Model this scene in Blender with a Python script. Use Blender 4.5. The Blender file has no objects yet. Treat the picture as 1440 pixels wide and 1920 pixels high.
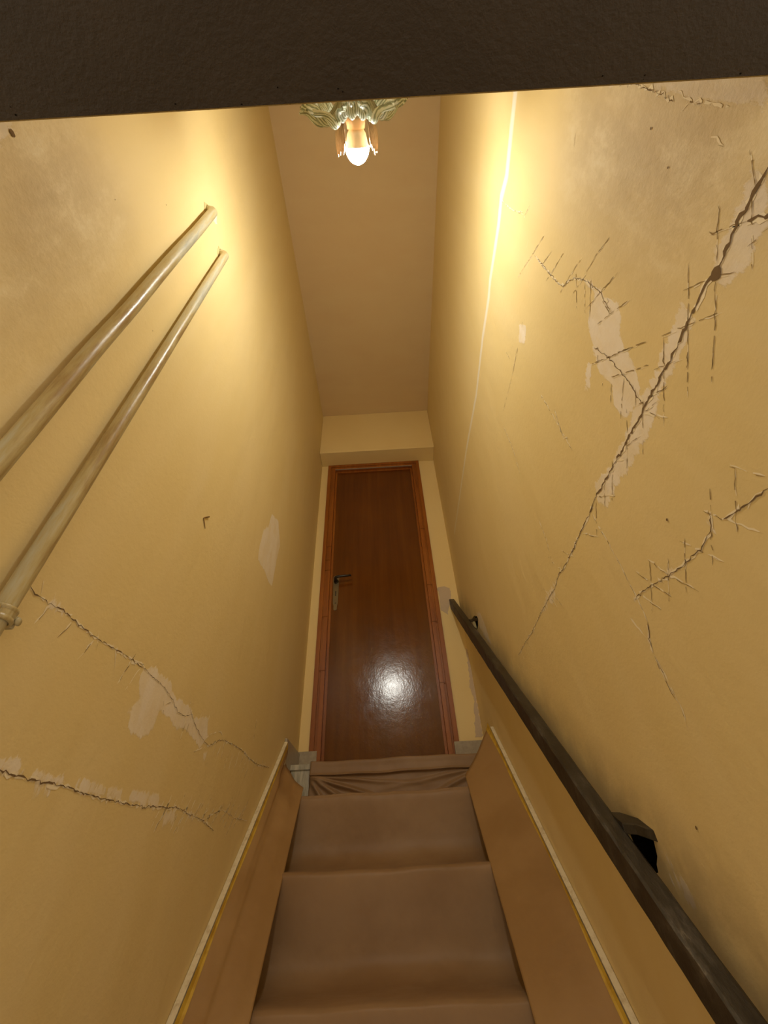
import bpy, bmesh, math, random
import numpy as np
from mathutils import Vector, Matrix, geometry
random.seed(7); rng=np.random.default_rng(3)
OZ=1.54                      # the eye is 1.54 m above the lower floor; heights below are given from eye level
sc=bpy.context.scene
# ---------------------------------------------------------------- camera
cam_d=bpy.data.cameras.new('camera'); cam=bpy.data.objects.new('camera',cam_d); sc.collection.objects.link(cam)
cam_d.sensor_fit='VERTICAL'; cam_d.sensor_height=24; cam_d.sensor_width=18; cam_d.lens=789.66/1920*24
cam_d.clip_start=.01
p_,y_,r_=.7322,-.0027,-.0561
fw=Vector((math.sin(y_)*math.cos(p_),math.cos(y_)*math.cos(p_),math.sin(p_)))
rt=Vector((math.cos(y_),-math.sin(y_),0)); up=rt.cross(fw)
rt2=rt*math.cos(r_)+up*math.sin(r_); up2=-rt*math.sin(r_)+up*math.cos(r_)
m=Matrix((rt2,up2,-fw)).transposed().to_4x4(); m.translation=Vector((0,0,OZ)); cam.matrix_world=m
sc.camera=cam
# ---------------------------------------------------------------- world, exposure
w=bpy.data.worlds.new('world'); sc.world=w; w.use_nodes=True
w.node_tree.nodes['Background'].inputs[0].default_value=(1,.82,.60,1)
w.node_tree.nodes['Background'].inputs[1].default_value=.95
vs=sc.view_settings; vs.view_transform='Standard'; vs.look='None'; vs.gamma=1; vs.exposure=0; vs.use_curve_mapping=False
BULB_STRENGTH=455.0
# ---------------------------------------------------------------- measures (m)
XL,XR,YD,YB,ZC,ZB=-.4845,.4155,2.272,2.130,3.065,2.571
YF=.035; ZLIN=.575; ZFL=.43; ZLOW=-1.54
def strl(y): return .929*y-1.341            # top line of the sloping skirting
# ---------------------------------------------------------------- helpers
def mesh_obj(name,verts,faces,mats,parent=None,base=(0,0,0),smooth=False,fm=None,bevel=0,solid=0,loc=None):
    """verts in eye-level coordinates; stored relative to base"""
    b=Vector(base)
    me=bpy.data.meshes.new(name)
    me.from_pydata([tuple(Vector(v)-b) for v in verts],[],faces); me.update()
    for mt in (mats if isinstance(mats,(list,tuple)) else [mats]): me.materials.append(mt)
    if fm is not None: me.polygons.foreach_set('material_index',fm)
    if smooth: me.polygons.foreach_set('use_smooth',[True]*len(me.polygons))
    o=bpy.data.objects.new(name,me); sc.collection.objects.link(o)
    if parent is None: o.location=b+Vector((0,0,OZ))
    else: o.parent=parent
    if solid:
        s=o.modifiers.new('solid','SOLIDIFY'); s.thickness=solid; s.offset=0
    if bevel:
        s=o.modifiers.new('bevel','BEVEL'); s.width=bevel; s.segments=2; s.limit_method='ANGLE'
    return o
def box(x0,x1,y0,y1,z0,z1):
    v=[(x,y,z) for z in(z0,z1) for y in(y0,y1) for x in(x0,x1)]
    f=[(0,2,3,1),(4,5,7,6),(0,1,5,4),(2,6,7,3),(0,4,6,2),(1,3,7,5)]
    return v,f
class MB:
    def __init__(s): s.v=[];s.f=[];s.m=[]
    def add(s,v,f,mi=0):
        n=len(s.v); s.v+=[tuple(a) for a in v]; s.f+=[tuple(i+n for i in q) for q in f]; s.m+=[mi]*len(f); return s
    def box(s,*a,mi=0): return s.add(*box(*a),mi)
    def tube(s,pts,r,n=16,mi=0,cap=True):
        pts=[Vector(p) for p in pts]; rr=r if isinstance(r,(list,tuple)) else [r]*len(pts)
        V=[];F=[]; ref=None
        for i,p in enumerate(pts):
            t=(pts[min(i+1,len(pts)-1)]-pts[max(i-1,0)]).normalized()
            if ref is None: ref=t.orthogonal().normalized()
            ref=(ref-t*ref.dot(t)).normalized(); b=t.cross(ref)
            for k in range(n):
                a=2*math.pi*k/n; V.append(p+(ref*math.cos(a)+b*math.sin(a))*rr[i])
        for i in range(len(pts)-1):
            for k in range(n): F.append((i*n+k,i*n+(k+1)%n,(i+1)*n+(k+1)%n,(i+1)*n+k))
        if cap: F.append(tuple(range(n))[::-1]); F.append(tuple((len(pts)-1)*n+k for k in range(n)))
        return s.add(V,F,mi)
    def obj(s,name,mats,parent=None,base=(0,0,0),**k): return mesh_obj(name,s.v,s.f,mats,parent,base,fm=s.m,**k)
def thing(name,label,cat,base,group=None):
    o=bpy.data.objects.new(name,None); sc.collection.objects.link(o); o.empty_display_size=.05
    o.location=Vector(base)+Vector((0,0,OZ)); o['label']=label; o['category']=cat
    if group: o['group']=group
    return o
def tag(o,label,cat,group=None,kind=None):
    o['label']=label; o['category']=cat
    if group:o['group']=group
    if kind:o['kind']=kind
    return o
def struct(o,label,cat): o['kind']='structure'; o['label']=label; o['category']=cat; return o
# ---------------------------------------------------------------- materials
def mat(name,col,rough=.6,spec=.5,metal=0):
    m=bpy.data.materials.new(name); m.use_nodes=True; b=m.node_tree.nodes['Principled BSDF']
    b.inputs['Base Color'].default_value=(*col,1); b.inputs['Roughness'].default_value=rough
    b.inputs['Specular IOR Level'].default_value=spec; b.inputs['Metallic'].default_value=metal
    return m
class NT:
    def __init__(s,m): s.m=m;s.t=m.node_tree;s.b=s.t.nodes['Principled BSDF'];s.tc=s.t.nodes.new('ShaderNodeTexCoord')
    def n(s,t,**k):
        o=s.t.nodes.new(t)
        for a,v in k.items(): setattr(o,a,v)
        return o
    def l(s,a,b): s.t.links.new(a,b)
    def noise(s,scale,detail=3,rough=.5,map=None,out='Fac'):
        n=s.n('ShaderNodeTexNoise'); n.inputs['Scale'].default_value=scale; n.inputs['Detail'].default_value=detail; n.inputs['Roughness'].default_value=rough
        src=s.tc.outputs['Object']
        if map:
            mp=s.n('ShaderNodeMapping'); mp.inputs['Scale'].default_value=map; s.l(src,mp.inputs[0]); src=mp.outputs[0]
        s.l(src,n.inputs['Vector']); return n.outputs[out]
    def math(s,op,a,b=0,c=0,clamp=False):
        n=s.n('ShaderNodeMath',operation=op); n.use_clamp=clamp
        for i,v in enumerate((a,b,c)):
            if isinstance(v,(int,float)): n.inputs[i].default_value=v
            else: s.l(v,n.inputs[i])
        return n.outputs[0]
    def ramp(s,f,stops):
        n=s.n('ShaderNodeValToRGB'); e=n.color_ramp.elements
        while len(e)<len(stops): e.new(.5)
        for q,(p,c) in zip(e,stops): q.position=p; q.color=(*c,1) if len(c)==3 else c
        s.l(f,n.inputs[0]); return n.outputs[0]
    def step(s,f,a,b):
        n=s.n('ShaderNodeMapRange',interpolation_type='SMOOTHSTEP'); s.l(f,n.inputs[0]); n.inputs[1].default_value=a; n.inputs[2].default_value=b
        return n.outputs[0]
    def mix(s,f,a,b,blend='MIX'):
        n=s.n('ShaderNodeMix',data_type='RGBA',blend_type=blend)
        if isinstance(f,(int,float)): n.inputs[0].default_value=f
        else: s.l(f,n.inputs[0])
        for i,v in((6,a),(7,b)):
            if isinstance(v,tuple): n.inputs[i].default_value=(*v,1)
            else: s.l(v,n.inputs[i])
        return n.outputs[2]
    def attr(s,name): n=s.n('ShaderNodeAttribute'); n.attribute_name=name; return n.outputs['Fac']
    def bump(s,h,strength=.3,dist=.002,prev=None):
        n=s.n('ShaderNodeBump'); n.inputs['Strength'].default_value=strength; n.inputs['Distance'].default_value=dist
        s.l(h,n.inputs['Height'])
        if prev: s.l(prev,n.inputs['Normal'])
        return n.outputs[0]
    def col(s,c): s.l(c,s.b.inputs['Base Color'])
    def nor(s,c): s.l(c,s.b.inputs['Normal'])
    def rgh(s,c): s.l(c,s.b.inputs['Roughness'])
CREAM=(.82,.655,.335); CREAM2=(.80,.63,.30); FILL=(.93,.85,.73)
def wall_paint(name,c1=CREAM,c2=CREAM2,marks=True):
    m=mat(name,c1,.62,.25); t=NT(m)
    streak=t.noise(3,4,.55,map=(1,3.2,.5)); blot=t.noise(1.7,3,.5)
    f=t.math('ADD',t.math('MULTIPLY',streak,.5),t.math('MULTIPLY',blot,.5))
    c=t.mix(t.step(f,.36,.62),c1,c2)
    fine=t.noise(260,3,.6); roller=t.noise(90,2,.5); wavy=t.noise(7,3,.5,map=(1,1.6,.6))
    nb=t.bump(fine,.16,.0015); nb=t.bump(roller,.16,.003,nb); nb=t.bump(wavy,.35,.010,nb)
    if marks:
        rag=t.noise(55,6,.7,map=(1,1.6,.5)); big=t.noise(14,4,.6,map=(1,1,.45))
        pm=t.math('ADD',t.attr('patch'),t.math('MULTIPLY',t.math('SUBTRACT',t.math('ADD',t.math('MULTIPLY',rag,.5),t.math('MULTIPLY',big,.5)),.5),2.6))
        pf=t.math('MULTIPLY',t.step(pm,.42,.60),t.step(t.attr('patch'),.02,.3))
        pc=t.mix(t.noise(30,4,.6),FILL,(.88,.76,.60))
        c=t.mix(t.math('MULTIPLY',pf,t.math('ADD',.62,t.math('MULTIPLY',t.step(t.noise(20,5,.65,map=(1,1,.35)),.35,.6),.33))),c,pc)
        # scrubbed, half stripped plaster
        sn=t.noise(7,8,.74,map=(1,1.5,.8)); sp=t.ramp(sn,[(.36,(.52,.40,.22)),(.49,(.62,.50,.30)),(.57,(.74,.63,.42)),(.66,(.84,.78,.62))])
        c=t.mix(t.math('MULTIPLY',t.attr('scrub'),.75),c,sp)
        nb=t.bump(t.math('MULTIPLY',t.noise(30,6,.72),t.attr('scrub')),.35,.008,nb)
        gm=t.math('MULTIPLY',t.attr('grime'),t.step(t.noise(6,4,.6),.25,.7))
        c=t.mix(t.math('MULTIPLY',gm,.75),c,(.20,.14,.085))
        sm=t.math('MULTIPLY',t.attr('seam'),t.step(t.math('ADD',t.attr('seam'),t.noise(25,5,.7,map=(1,1,.4))),.68,.95))
        c=t.mix(t.math('MULTIPLY',sm,.8),c,(.90,.86,.78))
        nb=t.bump(pf,.25,.002,nb)
    t.col(c); t.nor(nb); return m
M_wall=wall_paint('cream_wall_paint')
M_wall2=wall_paint('cream_far_wall_paint',(.85,.665,.32),(.83,.635,.29))
M_ceil=wall_paint('cream_ceiling_paint',(.70,.53,.29),(.68,.50,.27),False)
M_crack=mat('crack_gap',(.20,.13,.065),.9,.1)
M_scr=mat('scratched_plaster_edge',(.93,.82,.60),.7,.2)
M_scrd=mat('dark_scratch_gap',(.33,.23,.105),.9,.1)
def wood(name,a,b,c,rough,scale=9,coat=0,z=.06):
    m=mat(name,a,rough,.5); t=NT(m)
    g=t.noise(scale,5,.6,map=(3.0,1,z*3)); g2=t.noise(2.2,3,.5)
    col=t.ramp(t.math('ADD',t.math('MULTIPLY',g,.6),t.math('MULTIPLY',g2,.4)),[(.32,a),(.5,b),(.68,c)])
    t.col(col); t.nor(t.bump(t.noise(38,4,.6,map=(1,1,.7)),.25,.0022,t.bump(t.noise(170,3,.6),.15,.001))); t.rgh(t.math('ADD',t.math('MULTIPLY',t.noise(16,3,.5),.12),rough-.06))
    m.node_tree.nodes['Principled BSDF'].inputs['Coat Weight'].default_value=coat
    m.node_tree.nodes['Principled BSDF'].inputs['Coat Roughness'].default_value=.22
    return m
M_leaf=wood('varnished_door_veneer',(.095,.024,.002),(.13,.036,.003),(.17,.052,.005),.165,6)
M_frame=wood('red_brown_frame_wood',(.20,.055,.006),(.30,.088,.010),(.40,.135,.018),.34,14)
M_head=mat('dark_painted_head_board',(.05,.034,.02),.55,.4); t=NT(M_head)
t.nor(t.bump(t.noise(180,3,.6),.5,.002)); t.col(t.mix(t.step(t.noise(9,4,.6),.35,.7),(.034,.023,.013),(.041,.028,.016)))
def kraft(name,a=(.30,.185,.095),b=(.25,.145,.068)):
    m=mat(name,a,.50,.35); t=NT(m)
    t.col(t.mix(t.step(t.noise(5,4,.55),.35,.68),a,b))
    n=t.bump(t.noise(9,3,.5),.45,.012); n=t.bump(t.noise(300,2,.6),.12,.001,n); t.nor(n); return m
M_kraft=kraft('kraft_paper'); M_kraft2=kraft('kraft_paper_side',(.38,.225,.09),(.32,.18,.065))
M_tape=mat('yellow_masking_tape',(.62,.40,.045),.5,.4); t=NT(M_tape); t.col(t.mix(t.step(t.noise(30,3,.6),.4,.65),(.62,.40,.05),(.50,.29,.03)))
M_skirt=mat('cream_skirting_edge',(.70,.58,.36),.45,.4); t=NT(M_skirt); t.col(t.mix(t.step(t.noise(60,5,.7),.45,.75),(.76,.66,.46),(.55,.43,.25)))
M_tile=mat('grey_beige_tile',(.40,.345,.26),.3,.5); t=NT(M_tile); t.col(t.mix(t.step(t.noise(40,5,.7),.35,.7),(.42,.36,.27),(.34,.29,.215)))
M_marble=mat('veined_pale_marble',(.55,.50,.38),.4,.5); t=NT(M_marble); t.col(t.mix(t.step(t.noise(22,5,.65,map=(2.6,1,.35)),.4,.62),(.60,.55,.43),(.36,.33,.25)))
M_conc=mat('stair_concrete',(.25,.20,.14),.8,.3)
M_floor=mat('floor_tile',(.25,.19,.13),.5,.4); t=NT(M_floor); t.col(t.mix(t.noise(12,4,.6),(.28,.21,.14),(.20,.15,.10)))
M_pipe=mat('painted_steel_pipe',(.50,.36,.17),.28,.6); t=NT(M_pipe)
pn=t.noise(26,5,.7,map=(1,1,.12)); t.col(t.ramp(pn,[(.34,(.33,.215,.08)),(.47,(.50,.40,.19)),(.58,(.54,.50,.35)),(.72,(.34,.33,.26))]))
t.nor(t.bump(t.noise(60,4,.6,map=(1,1,.3)),.5,.002)); t.rgh(t.math('ADD',t.math('MULTIPLY',pn,.5),.16))
M_brass=mat('worn_brass',(.20,.155,.085),.4,.5,.7); M_black=mat('black_painted_metal',(.02,.016,.012),.35,.5)
M_rail=mat('dark_stained_rail_wood',(.035,.026,.016),.45,.5); t=NT(M_rail)
wn=t.noise(30,6,.75,map=(1,.3,.3)); t.col(t.ramp(wn,[(.40,(.020,.014,.008)),(.55,(.036,.028,.018)),(.64,(.075,.062,.045)),(.74,(.24,.20,.15))])); t.nor(t.bump(t.noise(60,5,.7,map=(1,.4,.4)),.5,.003)); t.rgh(t.math('ADD',t.math('MULTIPLY',wn,.4),.25))
M_void=mat('dark_cavity',(.012,.009,.006),1,0)
M_plast=mat('pale_filler',(.60,.47,.33),.8,.2); t=NT(M_plast); t.nor(t.bump(t.noise(80,4,.6),.6,.003))
M_lip=mat('broken_plaster_lip',(.62,.48,.22),.8,.2); t=NT(M_lip); t.nor(t.bump(t.noise(150,4,.6),.7,.003))
M_sock=mat('beige_lamp_holder',(.62,.43,.22),.45,.4); M_shell=mat('bulb_body',(.80,.70,.50),.4,.4)
def glass(name,a,b,c,sc_,tr):
    m=mat(name,a,.25,.5); t=NT(m)
    w_=t.n('ShaderNodeTexWave',wave_type='BANDS',bands_direction='X'); w_.inputs['Scale'].default_value=sc_; w_.inputs['Distortion'].default_value=6; w_.inputs['Detail'].default_value=3; w_.inputs['Detail Scale'].default_value=2
    uv=t.n('ShaderNodeUVMap'); t.l(uv.outputs[0],w_.inputs['Vector'])
    t.col(t.ramp(w_.outputs['Fac'],[(.2,a),(.55,b),(.85,c)])); m.node_tree.nodes['Principled BSDF'].inputs['Transmission Weight'].default_value=0
    ts=t.n('ShaderNodeBsdfTranslucent'); mx=t.n('ShaderNodeMixShader'); mx.inputs[0].default_value=tr
    t.l(t.ramp(w_.outputs['Fac'],[(.2,a),(.55,b),(.85,c)]),ts.inputs[0]); t.l(t.b.outputs[0],mx.inputs[1]); t.l(ts.outputs[0],mx.inputs[2]); t.l(mx.outputs[0],t.t.nodes['Material Output'].inputs[0])
    return m
M_petal=glass('streaked_petal_glass',(.42,.45,.35),(.86,.90,.80),(.97,.98,.95),6,.72)
M_cup=glass('streaked_amber_glass',(.34,.21,.11),(.50,.33,.20),(.66,.48,.33),9,.12)
M_bulb=bpy.data.materials.new('lit_bulb_globe'); M_bulb.use_nodes=True; nb=M_bulb.node_tree
nb.nodes.remove(nb.nodes['Principled BSDF']); e=nb.nodes.new('ShaderNodeEmission'); e.inputs[0].default_value=(1,.985,.89,1); e.inputs[1].default_value=BULB_STRENGTH
nb.links.new(e.outputs[0],nb.nodes['Material Output'].inputs[0])
# measured marks on the walls: (distance into the stairwell, height from eye level)
MAIN={'L':[([(0.461,0.324),(0.471,0.323),(0.494,0.323),(0.518,0.324),(0.541,0.328),(0.563,0.329),(0.583,0.328),(0.606,0.326),(0.636,0.329),(0.67,0.331),(0.704,0.336),(0.743,0.338),(0.79,0.34)],3,1.6),([(0.79,0.34),(0.835,0.338),(0.887,0.338),(0.934,0.327),(0.974,0.313),(1.015,0.317),(1.04,0.33),(1.08,0.312),(1.144,0.295),(1.184,0.295),(1.243,0.322),(1.283,0.331),(1.381,0.34),(1.447,0.342),(1.525,0.337),(1.633,0.339),(1.747,0.354)],1.5,2),([(0.569,0.126),(0.599,0.127),(0.632,0.128),(0.673,0.13),(0.714,0.132),(0.761,0.13),(0.8,0.13),(0.856,0.132),(0.935,0.136),(1.005,0.144),(1.088,0.152),(1.152,0.149),(1.239,0.145),(1.325,0.133)],3.2,1.8)],'R':[([(0.101,0.537),(0.116,0.538),(0.123,0.54),(0.135,0.54),(0.15,0.542),(0.168,0.54),(0.189,0.538),(0.201,0.535),(0.215,0.544),(0.237,0.542),(0.264,0.543),(0.296,0.54),(0.32,0.54),(0.333,0.543),(0.369,0.543),(0.386,0.545),(0.412,0.543),(0.435,0.546),(0.48,0.547),(0.526,0.55),(0.577,0.554),(0.61,0.558),(0.658,0.552),(0.719,0.552),(0.772,0.549),(0.836,0.55),(0.889,0.556)],7,2.2),([(0.889,0.556),(0.936,0.546),(0.983,0.551),(1.087,0.553),(1.183,0.552),(1.272,0.559),(1.379,0.562)],2,1.2),([(0.374,1.152),(0.373,1.077),(0.374,0.996),(0.368,0.957),(0.347,0.932),(0.336,0.909),(0.326,0.875),(0.322,0.842),(0.32,0.796),(0.325,0.767),(0.331,0.733)],1.4,1.4),([(0.402,0.749),(0.394,0.705),(0.391,0.672),(0.392,0.638),(0.39,0.608),(0.391,0.583),(0.397,0.572),(0.393,0.551)],1.6,2.2),([(0.643,0.306),(0.66,0.286),(0.668,0.265)],2.6,1.6),([(0.337,0.306),(0.354,0.309),(0.372,0.311),(0.387,0.316),(0.407,0.322)],2.6,2),([(0.417,0.344),(0.432,0.325),(0.464,0.319),(0.5,0.322),(0.531,0.328),(0.55,0.331),(0.592,0.343),(0.648,0.351)],2,1.6),([(0.061,0.943),(0.056,0.896),(0.06,0.853),(0.062,0.808),(0.068,0.764)],1.2,1),([(0.145,0.528),(0.141,0.516),(0.137,0.501)],4,5)]}
DARK={'L':[],'R':[[(0.143,0.587),(0.164,0.569),(0.191,0.545)],[(0.208,0.593),(0.26,0.545),(0.308,0.501)],[(0.205,0.534),(0.232,0.508),(0.286,0.463)],[(0.124,0.541),(0.139,0.528),(0.181,0.486)],[(0.092,0.576),(0.104,0.561),(0.119,0.541)],[(0.297,0.577),(0.326,0.551)],[(0.312,0.847),(0.374,0.798)],[(0.329,0.864),(0.371,0.827)],[(0.325,0.918),(0.379,0.866)],[(0.396,0.738),(0.421,0.717)],[(0.321,1.141),(0.38,1.197),(0.459,1.277)],[(0.332,1.07),(0.376,1.112)],[(0.312,0.997),(0.377,1.048),(0.395,1.064)],[(0.297,0.908),(0.35,0.945),(0.386,0.968)],[(0.24,0.822),(0.277,0.853),(0.322,0.875),(0.367,0.906)],[(0.274,0.758),(0.321,0.795),(0.364,0.828)],[(0.293,0.694),(0.335,0.737),(0.37,0.771)],[(0.171,0.579),(0.155,0.546),(0.146,0.528)],[(0.236,0.579),(0.214,0.547)],[(0.205,0.534),(0.191,0.509)],[(0.3,0.58),(0.266,0.54),(0.237,0.505),(0.229,0.496)],[(0.322,0.61),(0.372,0.669),(0.43,0.738)],[(0.166,0.509),(0.157,0.503),(0.144,0.494)],[(0.133,1.084),(0.152,1.079)],[(0.292,1.285),(0.32,1.312)],[(0.53,1.168),(0.55,1.162)],[(0.609,1.162),(0.69,1.159)],[(0.673,1.263),(0.671,1.211)],[(0.327,0.781),(0.334,0.738)],[(0.422,0.73),(0.348,0.641)],[(0.412,0.66),(0.345,0.579)],[(0.343,0.563),(0.326,0.544),(0.301,0.519)],[(0.382,0.551),(0.36,0.531),(0.344,0.521)],[(0.412,0.571),(0.39,0.551)],[(0.401,0.54),(0.374,0.525)],[(0.474,0.543),(0.434,0.525)],[(0.425,0.686),(0.441,0.677)],[(0.421,0.652),(0.447,0.633)],[(0.393,0.625),(0.46,0.582)],[(0.426,0.583),(0.508,0.507)],[(0.388,0.585),(0.41,0.565)],[(0.392,0.556),(0.454,0.498)],[(0.309,0.566),(0.391,0.489)],[(0.286,0.52),(0.334,0.477)],[(0.266,0.48),(0.298,0.453)],[(0.519,0.56),(0.575,0.511)],[(0.565,0.557),(0.604,0.517)],[(0.61,0.559),(0.667,0.503)],[(0.396,0.364),(0.415,0.342)],[(0.432,0.325),(0.464,0.292)],[(0.351,0.353),(0.387,0.316),(0.417,0.284)],[(0.478,0.348),(0.502,0.323),(0.531,0.293)],[(0.526,0.35),(0.577,0.299)],[(0.566,0.371),(0.622,0.31)],[(0.394,0.53),(0.389,0.504)],[(0.63,1.169),(0.707,1.161),(0.839,1.176)]]}
LIGHT={'L':[[(0.486,0.343),(0.493,0.327)],[(0.515,0.341),(0.52,0.325)],[(0.516,0.323),(0.507,0.289)],[(0.568,0.322),(0.555,0.293)],[(0.629,0.322),(0.612,0.283)],[(0.632,0.339),(0.642,0.313)],[(0.69,0.334),(0.706,0.307)],[(0.749,0.353),(0.728,0.288)],[(0.788,0.355),(0.756,0.287)],[(0.743,0.338),(0.777,0.346),(0.799,0.339)],[(1.142,0.298),(1.181,0.323),(1.246,0.345),(1.274,0.332)],[(1.543,0.463),(1.539,0.379)],[(0.525,0.321),(0.533,0.315)],[(0.898,0.315),(0.913,0.293)],[(0.829,0.299),(0.821,0.284)],[(1.239,0.145),(1.304,0.166),(1.363,0.182),(1.486,0.175),(1.597,0.181)],[(1.04,0.33),(1.017,0.353)],[(0.931,0.323),(0.908,0.309)],[(1.1,0.264),(1.158,0.286)],[(1.686,0.349),(1.793,0.361)],[(0.973,0.309),(0.972,0.28)],[(0.993,0.315),(0.992,0.286)],[(1.022,0.33),(1.017,0.27)],[(1.042,0.326),(1.034,0.282)],[(1.066,0.332),(1.061,0.303)],[(1.097,0.353),(1.088,0.286)],[(1.128,0.352),(1.121,0.316)],[(1.147,0.369),(1.138,0.301)],[(1.225,0.315),(1.22,0.278)],[(1.261,0.311),(1.242,0.264)],[(1.284,0.33),(1.281,0.283)],[(1.339,0.323),(1.317,0.268)],[(1.374,0.34),(1.356,0.27)],[(1.422,0.335),(1.397,0.276)],[(1.465,0.334),(1.436,0.283)],[(1.507,0.336),(1.461,0.269)],[(1.547,0.347),(1.507,0.28)],[(1.615,0.356),(1.577,0.293)],[(1.688,0.367),(1.658,0.314)],[(1.724,0.367),(1.67,0.293)],[(1.015,0.157),(0.987,0.106)],[(1.038,0.156),(1.003,0.102)],[(1.042,0.169),(1.024,0.126)],[(1.073,0.165),(1.048,0.128)],[(1.091,0.161),(1.057,0.121)],[(1.106,0.182),(1.075,0.108)],[(1.141,0.167),(1.093,0.108)],[(1.146,0.184),(1.107,0.109)],[(1.173,0.184),(1.129,0.111)],[(1.21,0.178),(1.171,0.137)],[(1.226,0.184),(1.192,0.144)],[(1.267,0.179),(1.22,0.138)],[(1.267,0.197),(1.234,0.146)],[(1.311,0.185),(1.262,0.143)],[(1.352,0.192),(1.297,0.139)],[(1.365,0.192),(1.32,0.157)],[(1.413,0.194),(1.358,0.155)],[(1.428,0.22),(1.382,0.152)],[(1.458,0.217),(1.395,0.141)],[(1.507,0.214),(1.415,0.122)],[(1.549,0.206),(1.47,0.151)],[(1.582,0.234),(1.518,0.162)]],'R':[[(0.645,0.544),(0.648,0.519),(0.642,0.473),(0.642,0.439),(0.64,0.41),(0.64,0.375),(0.64,0.355),(0.64,0.327),(0.643,0.306)],[(0.668,0.265),(0.67,0.249),(0.67,0.222),(0.667,0.194),(0.664,0.178),(0.673,0.153)],[(0.668,0.261),(0.665,0.233),(0.664,0.19)],[(0.616,0.926),(0.611,0.827),(0.612,0.772),(0.608,0.74),(0.609,0.697)],[(0.876,1.133),(0.872,1.01),(0.888,0.921)],[(0.88,0.73),(0.879,0.665),(0.892,0.601),(0.864,0.56),(0.892,0.552)],[(0.997,0.587),(0.976,0.549),(0.955,0.507)],[(0.961,0.562),(0.921,0.488)],[(0.825,0.585),(0.778,0.532)],[(0.71,0.546),(0.664,0.499)],[(0.411,0.546),(0.396,0.524),(0.377,0.49)],[(0.607,0.556),(0.559,0.51)],[(0.354,0.36),(0.343,0.338),(0.331,0.318)],[(0.423,0.351),(0.408,0.325),(0.397,0.306),(0.376,0.273)],[(0.487,0.351),(0.468,0.32),(0.454,0.3),(0.445,0.285)],[(0.567,0.376),(0.545,0.333),(0.522,0.301),(0.508,0.282)],[(0.608,0.38),(0.586,0.341),(0.562,0.305)],[(0.627,0.347),(0.597,0.304)],[(0.684,0.335),(0.666,0.289)],[(0.521,0.562),(0.491,0.528)],[(1.17,0.559),(1.165,0.53)],[(1.271,0.573),(1.235,0.53)],[(1.34,0.57),(1.327,0.529)],[(0.596,0.832),(0.616,0.747),(0.601,0.731)],[(0.339,1.564),(0.335,1.441),(0.322,1.341),(0.324,1.309)],[(0.33,1.399),(0.317,1.334)],[(0.363,1.249),(0.376,1.248)],[(0.058,0.762),(0.065,0.728),(0.064,0.691),(0.064,0.641)],[(0.065,0.728),(0.075,0.736)],[(0.103,0.69),(0.093,0.685)],[(0.09,0.653),(0.095,0.623)],[(0.057,0.947),(0.051,0.861)],[(0.373,1.175),(0.375,1.096),(0.375,1.005),(0.368,0.956)]]}
PATCH={'L':[([(0.782,0.326),(0.83,0.358),(0.908,0.355),(0.929,0.334),(1.017,0.343),(1.057,0.325),(1.132,0.347),(1.163,0.313),(1.134,0.276),(1.051,0.295),(0.984,0.282),(0.939,0.296),(0.895,0.296),(0.89,0.261),(0.862,0.235),(0.803,0.235),(0.793,0.27),(0.827,0.296),(0.799,0.303)],1),([(0.554,0.136),(0.596,0.147),(0.605,0.136),(0.641,0.14),(0.65,0.135),(0.69,0.142),(0.701,0.134),(0.633,0.127),(0.563,0.123)],0.9),([(0.716,0.136),(0.725,0.146),(0.849,0.151),(0.865,0.135),(0.799,0.131)],0.95),([(0.873,0.134),(0.878,0.155),(0.987,0.162),(1.01,0.144)],0.85),([(1.016,0.143),(1.159,0.158),(1.182,0.144),(1.034,0.118)],0.6),([(0.627,0.117),(0.688,0.124),(0.691,0.114),(0.638,0.109)],0.55),([(0.739,0.173),(0.755,0.176),(0.76,0.166)],0.6),([(1.144,0.273),(1.183,0.284),(1.174,0.251)],0.8),([(1.329,1.224),(1.432,1.266),(1.505,1.187),(1.492,1.08),(1.483,0.955),(1.402,0.945),(1.351,0.953),(1.271,0.939),(1.257,0.98),(1.273,1.084),(1.318,1.152)],1),([(0.335,1.61),(0.351,1.638),(0.369,1.61),(0.354,1.581)],1),([(0.048,0.778),(0.052,0.824),(0.065,0.815),(0.078,0.74)],0.9)],'R':[([(0.315,0.8),(0.324,0.775),(0.311,0.724),(0.352,0.672),(0.366,0.606),(0.39,0.569),(0.447,0.577),(0.446,0.623),(0.423,0.648),(0.428,0.7),(0.406,0.76),(0.377,0.81),(0.347,0.811)],1),([(0.244,0.582),(0.252,0.525),(0.319,0.522),(0.353,0.525),(0.382,0.514),(0.447,0.507),(0.497,0.511),(0.53,0.513),(0.607,0.515),(0.622,0.547),(0.595,0.58),(0.516,0.56),(0.438,0.564),(0.342,0.567),(0.278,0.572)],0.8),([(0.555,1.192),(0.529,1.133),(0.573,1.109),(0.594,1.168)],1),([(0.436,0.756),(0.429,0.739),(0.473,0.712),(0.483,0.732)],0.9),([(0.078,0.562),(0.109,0.567),(0.136,0.556),(0.16,0.552),(0.182,0.553),(0.214,0.54),(0.209,0.511),(0.182,0.497),(0.141,0.496)],0.7),([(0.909,0.569),(0.881,0.543),(0.963,0.524),(1.134,0.553),(1.148,0.568)],0.45),([(0.42,0.337),(0.41,0.325),(0.424,0.329)],1),([(0.063,1.024),(0.052,0.862),(0.061,0.755),(0.065,0.66),(0.067,0.568),(0.028,0.606),(0.031,0.662)],0.9),([(0.895,0.054),(0.877,0.026),(0.84,-0.018),(0.825,-0.046),(0.874,-0.036),(0.93,-0.005)],0.5),([(1.943,1.054),(1.773,0.932),(1.69,0.728),(1.831,0.855)],0.6)]}
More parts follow.
